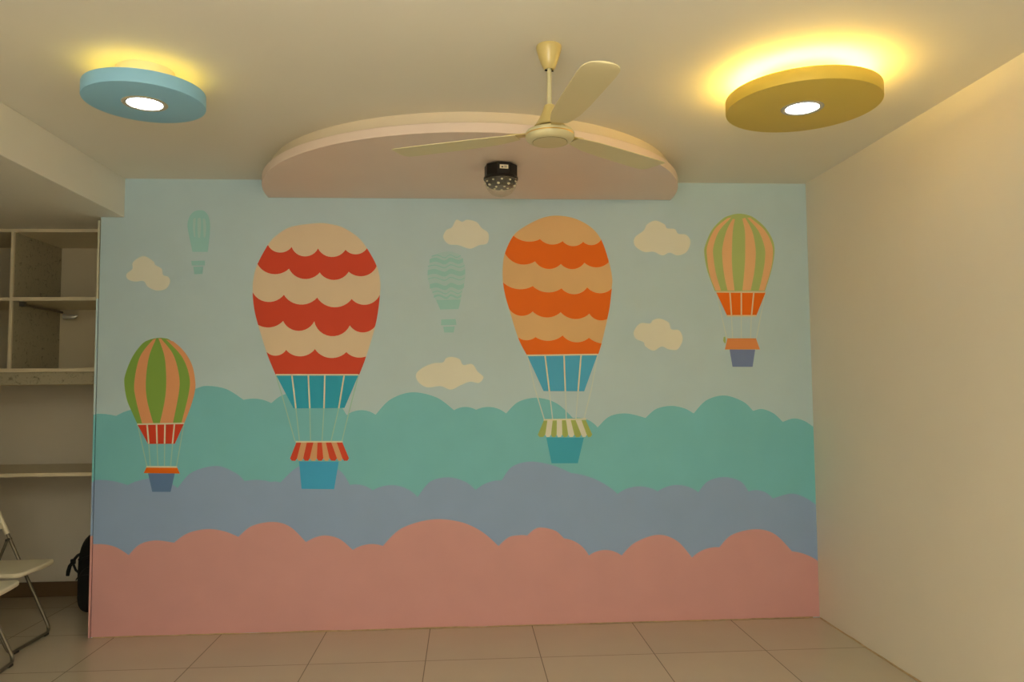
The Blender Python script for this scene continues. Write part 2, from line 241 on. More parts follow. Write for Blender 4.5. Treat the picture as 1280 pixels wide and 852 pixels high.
M['white_plastic'] = mat('white_plastic', (.86, .80, .62), .35, bump=.03)
M['steel'] = mat('grey_tube_steel', lin((128, 122, 108)), .4, metal=.65)
M['chrome'] = mat('chrome', lin((240, 240, 240)), .3, metal=.7)
M['laminate'] = mat('white_laminate', SHELF, .45, bump=.04, var=.02)
M['cloth'] = mat('black_nylon', lin((16, 17, 19)), .75, bump=.5, bscale=300)
M['web'] = mat('black_webbing', lin((26, 26, 28)), .7, bump=.5, bscale=500)
M['rubber'] = mat('grey_rubber', lin((70, 68, 62)), .7)
M['skirting'] = mat('brown_skirting_tile', lin((120, 98, 72)), .3, var=.05, vscale=6)
M['strip'] = mat('pale_strip', (.62, .62, .50), .5)
M['caulk'] = mat('caulk', lin((190, 165, 128)), .8, var=.15, vscale=30)

def speckled():
    m = mat('speckled_laminate', SPECK, .5)
    nt = m.node_tree; b = nt.nodes['Principled BSDF']
    tc = nt.nodes['Texture Coordinate']
    v = nt.nodes.new('ShaderNodeTexNoise'); v.inputs['Scale'].default_value = 26; v.inputs['Detail'].default_value = 6; v.inputs['Roughness'].default_value = .7
    v.inputs['Distortion'].default_value = 1.5
    nt.links.new(tc.outputs['Object'], v.inputs['Vector'])
    r = nt.nodes.new('ShaderNodeValToRGB')
    e = r.color_ramp.elements
    e[0].position = .30; e[0].color = (*[c * .35 for c in SPECK], 1)
    e[1].position = .46; e[1].color = (*SPECK, 1)
    nt.links.new(v.outputs['Fac'], r.inputs['Fac']); nt.links.new(r.outputs['Color'], b.inputs['Base Color'])
    return m
M['speckle'] = speckled()

def tiles():
    m = mat('polished_floor_tile', FLOOR, .22, spec=.5)
    nt = m.node_tree; b = nt.nodes['Principled BSDF']; tc = nt.nodes['Texture Coordinate']
    mp = nt.nodes.new('ShaderNodeMapping'); mp.inputs['Location'].default_value = (2.352 + 12, .542 + 12, 0)
    nt.links.new(tc.outputs['Object'], mp.inputs['Vector'])
    br = nt.nodes.new('ShaderNodeTexBrick'); br.offset = 0; br.squash = 1
    br.inputs['Scale'].default_value = 1; br.inputs['Brick Width'].default_value = .6; br.inputs['Row Height'].default_value = .6
    br.inputs['Mortar Size'].default_value = .0026; br.inputs['Mortar Smooth'].default_value = .1; br.inputs['Bias'].default_value = 0
    br.inputs['Color1'].default_value = (*FLOOR, 1); br.inputs['Color2'].default_value = (*[c * 1.05 for c in FLOOR], 1)
    br.inputs['Mortar'].default_value = (*[c * .45 for c in FLOOR], 1)
    nt.links.new(mp.outputs['Vector'], br.inputs['Vector'])
    n = nt.nodes.new('ShaderNodeTexNoise'); n.inputs['Scale'].default_value = 3; n.inputs['Detail'].default_value = 2
    nt.links.new(tc.outputs['Object'], n.inputs['Vector'])
    r = nt.nodes.new('ShaderNodeMapRange'); r.inputs['From Min'].default_value = .2; r.inputs['From Max'].default_value = .8
    r.inputs['To Min'].default_value = .97; r.inputs['To Max'].default_value = 1.03
    nt.links.new(n.outputs['Fac'], r.inputs['Value'])
    s = nt.nodes.new('ShaderNodeVectorMath'); s.operation = 'SCALE'
    nt.links.new(br.outputs['Color'], s.inputs[0]); nt.links.new(r.outputs['Result'], s.inputs['Scale'])
    nt.links.new(s.outputs['Vector'], b.inputs['Base Color'])
    bp = nt.nodes.new('ShaderNodeBump'); bp.inputs['Strength'].default_value = .3; bp.inputs['Distance'].default_value = .001; bp.invert = True
    nt.links.new(br.outputs['Fac'], bp.inputs['Height']); nt.links.new(bp.outputs['Normal'], b.inputs['Normal'])
    return m
M['floor'] = tiles()

# ------------------------------------------------------------------ the room
T = .12
struct(link('floor', boxmesh(LEFT - T, T, FRONT - T, 1.2, -.1, 0), M['floor']))
struct(link('ceiling', boxmesh(LEFT - T, T, FRONT - T, 1.2, H, H + .1), M['ceil']))
bm = bmesh.new()
prism(bm, [(SIDE, FRONT), (BEAM, FRONT), (BEAM, 0), (XL, 0), (XL, ALC + .05), (LEFT, ALC + .05), (LEFT, OPEN), (SIDE, OPEN)], SOFFIT, H)
struct(link('ceiling_soffit', bm, M['ceil'], bevel=.004))
struct(link('wall_right', boxmesh(0, T, FRONT, T, 0, H), M['wall']))
bm = bmesh.new()
box(bm, LEFT - T, LEFT, OPEN, 1.1, 0, H)                    # end of the alcove
box(bm, LEFT - T, SIDE, FRONT, OPEN, 0, H)                  # unseen side wall, added to keep light out of the alcove
struct(link('wall_left', bm, M['wall']))
struct(link('wall_alcove', boxmesh(LEFT, XL, ALC + .05, ALC + .17, 0, H), M['wall']))
struct(link('baseboard_alcove', boxmesh(LEFT, XL, ALC + .038, ALC + .05, 0, .10), M['skirting'], bevel=.002))
# front wall with an unseen window added for fill light: jambs, sill wall and lintel around the opening
WX0, WX1, WZ0, WZ1 = WIN
bm = bmesh.new()
box(bm, SIDE, WX0, FRONT - T, FRONT, 0, H); box(bm, WX1, 0, FRONT - T, FRONT, 0, H)
box(bm, WX0, WX1, FRONT - T, FRONT, 0, WZ0); box(bm, WX0, WX1, FRONT - T, FRONT, WZ1, H)
struct(link('wall_front', bm, M['wall']))
bm = bmesh.new(); f = .05
box(bm, WX0, WX1, FRONT - .09, FRONT - .04, WZ0, WZ0 + f); box(bm, WX0, WX1, FRONT - .09, FRONT - .04, WZ1 - f, WZ1)
for i in range(5):
    x = WX0 + (WX1 - WX0 - f) * i / 4
    box(bm, x, x + f, FRONT - .088, FRONT - .042, WZ0 + f, WZ1 - f)
struct(link('added_window', bm, M['white_plastic']))

# the painted wall: partition with its return, sky colour all over the front
bm = bmesh.new()
box(bm, XL, 0, 0, T, 0, H, 0)
box(bm, XL, XL + T, T, ALC + .05, 0, H, 1)
wall_back = struct(link('wall_back', bm, [M['sky'], M['wall']]))
wall_back['label'] = 'wall painted with a mural of balloons over pastel cloud banks'

def painted(name, fn, mats, label):
    bm = bmesh.new()
    fn(bm)
    o = link(name, bm, [M[m] for m in mats], wall_back, flat=True)
    o['label'] = label
    return o
def bank(B, zlow, layer):
    def fn(bm):
        t = bumps(B); t = [(max(x, XL * 1000), z) for x, z in t if x > XL * 1000 - 60]
        t[-1] = (0, t[-1][1])
        patch(bm, t + [(0, zlow), (XL * 1000, zlow)], layer, 0)
    return fn
painted('painted_cloud_bank', bank(TEAL_BUMPS, 560, 1), ['teal'], 'teal painted bank of rounded clouds')
painted('painted_cloud_bank', bank(LAVENDER_BUMPS, 200, 2), ['lavender'], 'lavender painted bank of rounded clouds')
painted('painted_cloud_bank', bank(PINK_BUMPS, 4, 3), ['pink'], 'pink painted bank of rounded clouds along the floor')
for pts, lab in zip(CLOUDS, ('small cream cloud, leftmost, slanting', 'small cream cloud between the tops of the two largest balloons',
                             'wide cream cloud lowest, above the teal bank', 'cream cloud upper right of the orange balloon', 'cream cloud lower right of the orange balloon')):
    painted('painted_cloud', lambda bm, pts=pts: patch(bm, catmull(pts, True), 2, 0), ['cloud'], lab)

def sides(O, z0, z1, right):
    """points of outline O on one side with z between z0 and z1 (descending)"""
    k = max(range(len(O)), key=lambda i: O[i][1])
    s = O[k:] if right else O[:k + 1][::-1]
    return [p for p in s if z1 + 3 < p[1] < z0 - 3]
def scallop_balloon(D, bands_under_skirt=True):
    # materials: 0 fabric, 1 bands, 2 skirt, 3 skirt ropes, 4 low ropes, 5 canopy stripe A, 6 canopy stripe B, 7 basket
    def fn(bm):
        O = catmull(D['outline'])
        patch(bm, O, 4, 0)
        for top, bot in D['bands']:
            t = bumps(top)
            b = bumps(bot) if len(bot[0]) == 3 else bot
            r = sides(O, t[-1][1], b[-1][1], True); l = sides(O, t[0][1], b[0][1], False)
            patch(bm, t + r + b[::-1] + l[::-1], 5, 1)
        rest(bm, D)
    return fn
def rest(bm, D):
    for s in D['low_ropes']: stroke(bm, s, 6.5, 4, 4)
    patch(bm, D['skirt'], 6, 2)
    for s in D['skirt_ropes']: stroke(bm, s, 9, 7, 3)
    patch(bm, D['basket'], 6, 7)
    cs = D['canopy']
    for i, c in enumerate(cs):
        if len(cs) > 1:   # rounded lower edge of each awning stripe
            (x2, z2), (x3, z3) = c[2], c[3]
            c = c[:2] + [(x2, z2 + 12), (x2 * .75 + x3 * .25, z2 - 2), (x2 * .25 + x3 * .75, z3 - 2), (x3, z3 + 12)]
        patch(bm, c, 7, 5 if i % 2 == 0 else 6)
    stroke(bm, D['canopy_top'], 9, 8, 3)
painted('painted_balloon', scallop_balloon(RED_BALLOON), ['cream', 'red', 'skirt_teal', 'rope', 'rope_faint', 'red', 'peach', 'basket_blue'],
        'largest painted balloon, cream with red scalloped bands and a blue basket')
painted('painted_balloon', scallop_balloon(ORANGE_BALLOON), ['peach_light', 'orange', 'skirt_blue', 'rope', 'rope_pale', 'leaf', 'cloud', 'basket_teal'],
        'painted balloon, peach with orange scalloped bands and a teal basket')
def green(bm):
    D = GREEN_BALLOON
    patch(bm, catmull(D['outline']), 4, 1)
    for s in D['stripes']:
        n = len(s) // 2; patch(bm, catmull(s[:n]) + catmull(s[n:]), 5, 0)
    e = D['edge']; patch(bm, catmull(e[:5]) + catmull(e[5:]), 5, 0)
    rest(bm, D)
painted('painted_balloon', green, ['peach_deep', 'green', 'red_skirt', 'rope', 'rope_faint', 'orange', 'orange', 'basket_slate'],
        'painted balloon at lower left with green and peach stripes')
def pale(bm):
    D = PALE_BALLOON
    patch(bm, catmull(D['outline']), 4, 1)
    for s in D['stripes']:
        n = len(s) // 2; patch(bm, catmull(s[:n]) + catmull(s[n:]), 5, 0)
    rest(bm, D); patch(bm, D['mark'], 5, 1)
painted('painted_balloon', pale, ['peach_pale', 'green_pale', 'orange', 'rope_peach', 'rope_pale', 'canopy_salmon', 'canopy_salmon', 'basket_mauve'],
        'painted balloon at upper right with pale green and peach stripes')
def ghost(D):
    def fn(bm):
        patch(bm, catmull(D['outline']), 4, 0)
        for w in D['waves']:
            n = len(w) // 2; patch(bm, catmull(w[:n]) + catmull(w[n:]), 5, 1)
        if D['skirt']: patch(bm, D['skirt'], 6, 1)
        patch(bm, D['canopy'], 5, 2); patch(bm, D['basket'], 5, 2)
    return fn
painted('painted_balloon', ghost(WAVY_BALLOON), ['ghost_light', 'ghost', 'ghost'], 'faint sea green balloon with wavy bands')
painted('painted_balloon', ghost(STRIPED_BALLOON), ['ghost', 'ghost_mid', 'ghost'], 'small faint sea green balloon with light stripes')

# end strip of the painted wall: painted in the same bands, a dark gap behind it
bm = bmesh.new()
X0, X1 = XL - .015, XL - .004
for z0, z1, mi in ((0, .575, 3), (.575, .885, 2), (.885, 1.272, 1), (1.272, 1.95, 0), (1.95, 2.415, 4)):
    box(bm, X0, X1, -.004, .016, z0, z1, mi)
box(bm, X1, XL, .006, .016, 0, 2.415, 5)
struct(link('trim_1', bm, [M['sky'], M['teal'], M['lavender'], M['pink'], M['strip'], M['dark']]))
# uneven bead of caulk where the painted wall meets the floor
bm = bmesh.new()
pts = [(XL + .01 + i * .09, -.004 - .003 * random.random(), .001 + .004 * random.random()) for i in range(48) if XL + .01 + i * .09 < -.001]
tube(bm, pts, [.0025 + .002 * random.random() for _ in pts], 6)
struct(link('trim_2', bm, M['caulk']))
bm = bmesh.new()
pts = [(-.004 - .002 * random.random(), -.02 - i * .1, .001 + .003 * random.random()) for i in range(60)]
tube(bm, pts, [.003 + .002 * random.random() for _ in pts], 6)
struct(link('trim_3', bm, M['caulk']))

# ------------------------------------------------------------------ half-round ceiling panel
pc = thing('ceiling_panel', (-2.088, 0, H), 'pink half-round panel hung under the ceiling against the mural wall', 'ceiling panel')
def half(r, z0, z1, n=96, y1=-.002):
    poly = [(r * math.cos(PI + PI * i / n), min(y1, r * math.sin(PI + PI * i / n))) for i in range(n + 1)]
    bm = bmesh.new(); prism(bm, poly, z0, z1); return bm
link('lower_slab', half(1.225, -.110, -.064), M['slab_pink'], pc, smooth=30, bevel=.003)
o = link('upper_slab', half(1.18, -.064, 0), M['slab_cream'], pc, smooth=30); o['label'] = 'cream upper slab'

# ------------------------------------------------------------------ ceiling lamps
def led_mat(name, col, st):
    return mat(name, (.9, .8, .5), .5, emit=col, estr=st)
M['bulb'] = mat('cool_white_diffuser', (.9, .9, .9), .4, emit=BULBC, estr=BULB)
M['bulb_strong'] = mat('bright_cool_diffuser', (.9, .9, .9), .4, emit=BULBC, estr=BULB_B)
def lamp(x, y, r, paint, rl, led, rstem, label, ledr, bulb):
    t = thing('ceiling_lamp', (x, y, H), label, 'ceiling lamp', 'round ceiling lamps')
    zb, zt = -.130, -.076
    bm = bmesh.new(); e = .004
    lathe(bm, [(rl, zb + .012), (rl, zb), (r - e, zb), (r - .001, zb + .001), (r, zb + e), (r, zt - e), (r - .001, zt - .001), (r - e, zt), (0, zt)], 128)
    link('lamp_disc', bm, paint, t, smooth=35)
    bm = bmesh.new(); lathe(bm, [(rstem, 0), (rstem, zt)], 96)
    link('mount', bm, M['slab_cream'], t, smooth=35)
    bm = bmesh.new()
    lathe(bm, [(rl * .86, zb + .004), (rl * .885, zb - .002), (rl * 1.0, zb - .0035), (rl * 1.10, zb - .002), (rl * 1.13, zb + .0005)], 96)
    o = link('trim_ring', bm, M['lamp_ring'], t, smooth=50); o['label'] = 'pale metal ring'
    bm = bmesh.new(); lathe(bm, [(0, zb + .001), (rl * .5, zb + .0015), (rl * .87, zb + .003)], 96)
    link('diffuser', bm, bulb, t, smooth=True)
    # flexible light strip lying round the mount on the upper side of the disc
    bm = bmesh.new()
    lathe(bm, [(ledr - .006, zt + .001), (ledr - .006, zt + .008), (ledr + .006, zt + .008), (ledr + .006, zt + .001), (ledr - .006, zt + .001)], 96)
    link('light_strip', bm, led, t, smooth=30)
    return t
M['lamp_ring'] = mat('pale_ring', lin((190, 185, 168)), .45)
lamp(-.755, -1.625, .303, M['lamp_yellow'], .075, led_mat('warm_strip_bright', LEDC, LED_Y), .12,
     'round mustard yellow ceiling lamp with glowing strip, near the plain right wall', .235, M['bulb'])
lamp(-3.398, -1.575, .225, M['lamp_blue'], .075, led_mat('warm_strip', LEDC2, LED_B), .108,
     'round sky blue ceiling lamp with glowing strip, near the lowered ceiling', .165, M['bulb_strong'])

# ------------------------------------------------------------------ ceiling fan
fan = thing('ceiling_fan', (-1.824, -1.865, H), 'ivory three-blade ceiling fan hanging in front of the pink panel', 'fan')
bm = bmesh.new()
lathe(bm, [(0, 0), (.046, 0), (.0475, -.004), (.0465, -.014), (.040, -.036), (.032, -.060), (.024, -.080), (.019, -.087), (.0165, -.089), (.0125, -.087)], 48)
link('canopy', bm, M['fan'], fan, smooth=60)
bm = bmesh.new(); lathe(bm, [(0, -.06), (.0088, -.06), (.0088, -.245), (0, -.245)], 24)
rod = link('down_rod', bm, M['fan_light'], fan, smooth=40)
bm = bmesh.new(); tube(bm, [(-.016, -.004, -.0925), (.016, .002, -.0925)], .0035, 8)
o = link('pin', bm, M['dark'], rod, smooth=40); o['label'] = 'dark pin'
bm = bmesh.new()
lathe(bm, [(.0088, -.222), (.019, -.224), (.0215, -.230), (.028, -.250), (.040, -.276), (.052, -.296), (.058, -.303), (.056, -.306), (0, -.306)], 64)
link('motor_cup', bm, M['fan'], fan, smooth=50)
bm = bmesh.new()
lathe(bm, [(0, -.306), (.050, -.306), (.050, -.313), (.0, -.313)], 48)
link('shade_gap_disc', bm, M['dark'], fan, smooth=50)  # dark disc stands in for the shaded gap between cup and housing
bm = bmesh.new()
lathe(bm, [(0, -.313), (.058, -.313), (.072, -.316), (.0865, -.323), (.0900, -.328), (.0905, -.333), (.0895, -.336), (.0905, -.340), (.0890, -.348), (.082, -.356), (.074, -.361), (.066, -.3625), (.064, -.3615), (.0625, -.363), (.0, -.365)], 96, mis=[0, 0, 0, 1, 1, 1, 2, 1, 1, 1, 1, 1, 3, 1])
motor = link('motor_housing', bm, [M['fan'], M['fan_light'], M['gold'], M['fan_groove']] if 'fan_groove' in M else [M['fan'], M['fan_light'], M['gold'], mat('olive_groove', lin((120, 112, 70)), .5)], fan, smooth=35)
def blade(ang):
    ca, sa = math.cos(ang), math.sin(ang)
    rot = Matrix.Rotation(ang, 4, 'Z') @ Matrix.Translation((0, 0, -.328)) @ Matrix.Rotation(math.radians(-2), 4, 'X')
    prof = [(.125, .030), (.16, .040), (.22, .051), (.32, .057), (.45, .060), (.56, .062), (.60, .060), (.618, .053), (.628, .040), (.632, .02)]
    up = [(x, w) for x, w in prof]; lo = [(x, -w) for x, w in prof[::-1]]
    bm = bmesh.new(); poly = up + [(.633, 0)] + lo
    a = [bm.verts.new((x, y, .0012 - 2.2 * y * y)) for x, y in poly]; b = [bm.verts.new((x, y, -.0012 - 2.2 * y * y)) for x, y in poly]
    n = len(prof)
    for k in range(len(poly)):
        j = (k + 1) % len(poly); bm.faces.new((a[k], a[j], b[j], b[k]))
    # strips across the blade keep the slight camber smooth
    for L, flip in ((a, False), (b, True)):
        for k in range(n - 1):
            q = [L[k], L[k + 1], L[len(poly) - 2 - k], L[len(poly) - 1 - k]]
            bm.faces.new(q[::-1] if flip else q)
        t = [L[n - 1], L[n], L[n + 1]]; bm.faces.new(t[::-1] if flip else t)
    bmesh.ops.transform(bm, matrix=rot, verts=bm.verts)
    o = link('blade', bm, M['fan_blade'], fan, smooth=50)
    bm = bmesh.new()
    prof2 = [(.055, .024), (.09, .018), (.115, .020), (.145, .027), (.165, .022), (.172, .008)]
    poly = prof2 + [(x, -w) for x, w in prof2[::-1]]
    prism(bm, poly, .0018, .0055)
    for px, py in ((.135, .014), (.135, -.014), (.158, 0)):
        lathe(bm, [(0, .0075), (.004, .0072), (.0045, .005)], 10, (px, py))
    bmesh.ops.transform(bm, matrix=rot, verts=bm.verts)
    link('blade_bracket', bm, M['fan'], o, smooth=40)
for d in (158, 38, -82): blade(math.radians(d))

# ------------------------------------------------------------------ rotating party light under the panel
pl = thing('party_light', (-1.950, -.72, H - .110), 'small black party light with a clear faceted dome under the pink panel', 'party light', rotz=math.radians(9))
bm = bmesh.new()
R8 = .088
oc = lambda r, off=PI / 8: [(r * math.cos(off + k * PI / 4), r * math.sin(off + k * PI / 4)) for k in range(8)]
prism(bm, oc(R8 * .985), -.068, -.006)
link('housing', bm, M['black'], pl, bevel=.003)
bm = bmesh.new(); lathe(bm, [(0, 0), (.06, 0), (.06, -.007), (0, -.007)], 40)
link('mount_plate', bm, M['rubber'], pl, smooth=40)
# white sticker on the facet towards the room, with its print
bm = bmesh.new()
ap = R8 * .985 * math.cos(PI / 8)
box(bm, -.022, .022, -ap - .0012, -ap + .001, -.041, -.021, 0)
box(bm, -.014, -.004, -ap - .0018, -ap - .001, -.036, -.030, 1)
for k in range(3): box(bm, .001, .015, -ap - .0018, -ap - .001, -.028 - k * .004, -.0265 - k * .004, 1)
st = link('sticker', bm, [M['white_plastic'], M['dark']], pl); st['label'] = 'white printed sticker'
bm = bmesh.new(); lathe(bm, [(.0865, -.066), (.0895, -.070), (.0895, -.078), (.0865, -.081), (.083, -.081)], 64)
link('collar', bm, M['black'], pl, smooth=40)
# clear dome: facets in rings, flat shaded
def clear(name, col, rough, mixf):
    m = bpy.data.materials.new(name); m.use_nodes = True; nt = m.node_tree
    b = nt.nodes['Principled BSDF']; out = nt.nodes['Material Output']
    b.inputs['Base Color'].default_value = (*col, 1); b.inputs['Roughness'].default_value = rough
    tr = nt.nodes.new('ShaderNodeBsdfTransparent'); tr.inputs['Color'].default_value = (.96, .96, .93, 1)
    mx = nt.nodes.new('ShaderNodeMixShader'); mx.inputs['Fac'].default_value = mixf
    nt.links.new(tr.outputs[0], mx.inputs[1]); nt.links.new(b.outputs[0], mx.inputs[2]); nt.links.new(mx.outputs[0], out.inputs['Surface'])
    return m
M['clear'] = clear('clear_plastic', (.75, .72, .62), .05, .11)
bm = bmesh.new()
prof = [(.0865, -.079)] + [(.0865 * math.cos(t), -.079 - .088 * math.sin(t)) for t in [k * PI / 2 / 7 for k in range(1, 7)]] + [(0, -.1665)]
lathe(bm, prof, 20)
dome = link('dome', bm, M['clear'], pl)
# dark lens plate and petal reflectors seen through the dome
bm = bmesh.new(); lathe(bm, [(0, -.081), (.0805, -.081), (.080, -.096), (.074, -.110), (.055, -.119), (0, -.121)], 12)
core = link('lens_core', bm, M['black'], pl)
M['lens'] = mat('milky_lens', lin((235, 230, 205)), .12)
lens0 = None
for ring, (rr, zz, n, sz) in enumerate(((.0795, -.094, 11, .0068), (.070, -.1125, 8, .009), (.036, -.120, 5, .0075))):
    for k in range(n):
        a = 2 * PI * (k + .5 * (ring % 2)) / n
        if lens0 is None:
            bm = bmesh.new(); bmesh.ops.create_icosphere(bm, subdivisions=1, radius=1)
            o = lens0 = link('lens', bm, M['lens'], core)
        else:
            o = lens0.copy(); C.objects.link(o)
        o.location = (rr * math.cos(a), rr * math.sin(a), zz); o.scale = (sz, sz, sz * .8)

# ------------------------------------------------------------------ shelving in the alcove
sh = thing('shelving_unit', (-5.1, .33, 0), 'white built-in cubbyhole shelving under the lowered ceiling, left of the mural wall', 'shelving')
sh_x, sh_y = -5.1, .33
def board(name, m, x0, x1, y0, y1, z0, z1, bev=.0015):
    bm = boxmesh(x0 - sh_x, x1 - sh_x, y0 - sh_y, y1 - sh_y, z0, z1); return link(name, bm, m, sh, bevel=bev)
SX0, SX1 = LEFT + .01, XL - .022
Y0, Y1 = .33, ALC
board('back_panel', M['laminate'], SX0, SX1, Y1, Y1 + .012, 1.452, SOFFIT - .002)
board('side_panel', M['laminate'], SX1 - .018, SX1, Y0, Y1 - .001, 1.452, SOFFIT - .002)
board('top_board', M['laminate'], SX0, SX1 - .019, Y0 + .002, Y1 - .001, SOFFIT - .022, SOFFIT - .002)
# shelves: white front edge lipping, speckled faces on the dividers
for z0, z1 in ((1.977, 2.000), (1.530, 1.553)):
    board('shelf', M['laminate'], SX0, SX1 - .019, Y0, Y1 - .001, z0, z1)
def divider(x, z0, z1):
    d = board('divider', M['speckle'], x - .009, x + .009, Y0 + .012, Y1 - .001, z0, z1)
    bm = boxmesh(x - .0095 - sh_x, x + .0095 - sh_x, -.001, .012, z0, z1); e = link('edge_strip', bm, M['laminate'], d); e['label'] = 'white edge strip'
for x in (-4.972, -5.47):
    divider(x, 2.0005, SOFFIT - .0225); divider(x, 1.5535, 1.9765)
o = board('rail', M['speckle'], SX0, SX1 - .019, Y0 + .02, Y0 + .038, 1.452, 1.5295); o['label'] = 'speckled rail'
dk = thing('wall_desk', (-5.1, .33, .883), 'long white board desk fixed below the cubbyholes, behind the folding chairs', 'desk')
link('desk_top', boxmesh(SX0 - sh_x, SX1 - sh_x, 0, ALC + .049 - sh_y, 0, .023), M['laminate'], dk, bevel=.0015)
link('wall_batten', boxmesh(SX0 - sh_x, SX1 - sh_x, ALC + .02 - sh_y, ALC + .049 - sh_y, -.05, -.0005), M['laminate'], dk, bevel=.002)
# guessed rail under the middle shelf; its bright end stands in for a highlight
bm = bmesh.new(); tube(bm, [(-4.925 - sh_x, .045, 1.955), (-4.925 - sh_x, .52, 1.955)], .008, 14)
hr = link('hanging_rail', bm, M['steel'], sh, smooth=40)
bm = bmesh.new(); box(bm, -4.94 - sh_x, -4.91 - sh_x, .03, .06, 1.945, 1.9765)
link('bracket', bm, M['rubber'], hr, bevel=.002)
bm = bmesh.new(); tube(bm, [(-4.905 - sh_x, .50, 1.925), (-4.84 - sh_x, .50, 1.922), (-4.81 - sh_x, .50, 1.93)], [.018, .017, .003], 10)
o = link('rail_highlight', bm, M['chrome'], hr, smooth=30); o['label'] = 'bright metal end in place of a highlight'

# ------------------------------------------------------------------ folding chairs
W2 = .205
def seat_bm():
    bm = bmesh.new(); n = 10
    pts = []
    w = .190
    # plan outline: rounded front corners and a bowed front edge, narrower at the back
    x1, x0 = .235, -.165
    for k in range(n + 1):
        a = PI / 2 * k / n; pts.append((x1 - .050 + .042 * math.sin(a), w - .045 + .045 * math.cos(a)))
    pts += [(x1 - .002, .06), (x1, 0), (x1 - .002, -.06)]
    for k in range(n + 1):
        a = PI / 2 * (1 - k / n); pts.append((x1 - .050 + .042 * math.sin(a), -(w - .045 + .045 * math.cos(a))))
    for k in range(n + 1):
        a = PI / 2 * k / n; pts.append((x0 + .05 - .05 * math.sin(a), -(w - .05 + .04 * math.cos(a) - .01)))
    for k in range(n + 1):
        a = PI / 2 * (1 - k / n); pts.append((x0 + .05 - .05 * math.sin(a), w - .05 + .04 * math.cos(a) - .01))
    prism(bm, pts[::-1], .405, .430)
    return bm
def make_chair(loc, rotz, label):
    t = thing('folding_chair', loc, label, 'chair', 'white folding chairs', rotz)
    link('seat', seat_bm(), M['white_plastic'], t, smooth=35, bevel=.008, seg=3)
    px = lambda z: .20 - .46 * z
    # front frame: from the backrest down to the front feet, joined by a floor bar
    bm = bmesh.new()
    P = [(px(.80), W2, .80), (px(.012), W2, .012), (px(.012), -W2, .012), (px(.80), -W2, .80)]
    tube(bm, fillet(P, .05), .0095, 14)
    fr = link('front_frame', bm, M['steel'], t, smooth=60)
    for s in (1, -1):
        bm = bmesh.new(); box(bm, px(.012) - .012, px(.012) + .012, s * .15 - .02, s * .15 + .02, .0, .012)
        link('foot', bm, M['rubber'], fr, bevel=.003)
    # rear legs: hinged on the front frame above the seat
    bm = bmesh.new(); w = W2 - .024
    Q = [(px(.545), w, .545), (-.255, w, .012), (-.255, -w, .012), (px(.545), -w, .545)]
    tube(bm, fillet(Q, .05), .0085, 14)
    rr = link('rear_frame', bm, M['steel'], t, smooth=60)
    for s in (1, -1):
        bm = bmesh.new(); box(bm, -.267, -.243, s * .13 - .02, s * .13 + .02, 0, .012)
        link('foot', bm, M['rubber'], rr, bevel=.003)
        bm = bmesh.new(); tube(bm, [(px(.545), s * (w - .012), .545), (px(.545), s * (W2 + .012), .545)], .007, 12)
        link('hinge', bm, M['rubber'], rr, smooth=40)
    bm = bmesh.new(); tube(bm, [(px(.39), -W2, .392), (px(.39), W2, .392)], .007, 12)
    link('seat_bar', bm, M['steel'], fr, smooth=40)
    # backrest: curved plate with sleeves slipped over the posts
    bm = bmesh.new(); n = 14
    rows = []
    for z in (.61, .625, .70, .79, .805):
        rows.append([(px(z) - .028 * math.cos(PI * (k / n - .5)) , W2 * (1 - 2 * k / n) * (1.03 if .62 < z < .80 else 1.01), z) for k in range(n + 1)])
    F = [[bm.verts.new((x - .007, y, z)) for x, y, z in r] for r in rows]; B = [[bm.verts.new((x + .007, y, z)) for x, y, z in r] for r in rows]
    for a, b in zip(rows, rows[1:]):
        i = rows.index(a)
        for k in range(n):
            bm.faces.new((F[i][k], F[i][k + 1], F[i + 1][k + 1], F[i + 1][k])); bm.faces.new((B[i][k + 1], B[i][k], B[i + 1][k], B[i + 1][k + 1]))
        for k in (0, n): bm.faces.new((F[i][k], F[i + 1][k], B[i + 1][k], B[i][k]))
    for i in (0, len(rows) - 1):
        for k in range(n): bm.faces.new((F[i][k], F[i][k + 1], B[i][k + 1], B[i][k]))
    for s in (1, -1):
        tube(bm, [(px(.575), s * W2, .575), (px(.82), s * W2, .82)], .0145, 14)
    link('backrest', bm, M['white_plastic'], t, smooth=50)
    return t
make_chair((-4.766, -.085, 0), 0., 'white folding chair further back, its seat corner nearest the mural wall')
make_chair((-4.662, -.612, 0), math.radians(5), 'white folding chair nearer the camera, cut off by the left edge of the photo')

# ------------------------------------------------------------------ backpack behind the wall end
bp = thing('backpack', (-4.455, .54, 0), 'black backpack standing on the floor behind the end of the mural wall', 'backpack')
def blob(name, parent, m, cx, cy, cz, sx, sy, sz, px=3.2, pz=3.0, taper=0., n=28, k=18):
    """superellipsoid: soft, padded box"""
    bm = bmesh.new(); sg = lambda v, e: math.copysign(abs(v) ** (2 / e), v)
    rows = []
    for i in range(k + 1):
        t = -PI / 2 + PI * i / k; c = abs(math.cos(t)) ** (2 / pz); z = sg(math.sin(t), pz)
        s = 1 - taper * (z + 1) / 2
        if i in (0, k): rows.append([bm.verts.new((cx, cy, cz + sz * z))])
        else: rows.append([bm.verts.new((cx + sx * s * c * sg(math.cos(2 * PI * j / n), px), cy + sy * s * c * sg(math.sin(2 * PI * j / n), px), cz + sz * z)) for j in range(n)])
    for A, B in zip(rows, rows[1:]):
        for j in range(n):
            u = []
            for w in (A[j % len(A)], A[(j + 1) % n % len(A)], B[(j + 1) % n % len(B)], B[j % len(B)]):
                if w not in u: u.append(w)
            bm.faces.new(u)
    return link(name, bm, m, parent, smooth=True)
blob('main_body', bp, M['cloth'], -.020, .02, .255, .130, .145, .255, 3.6, 3.0, .05)
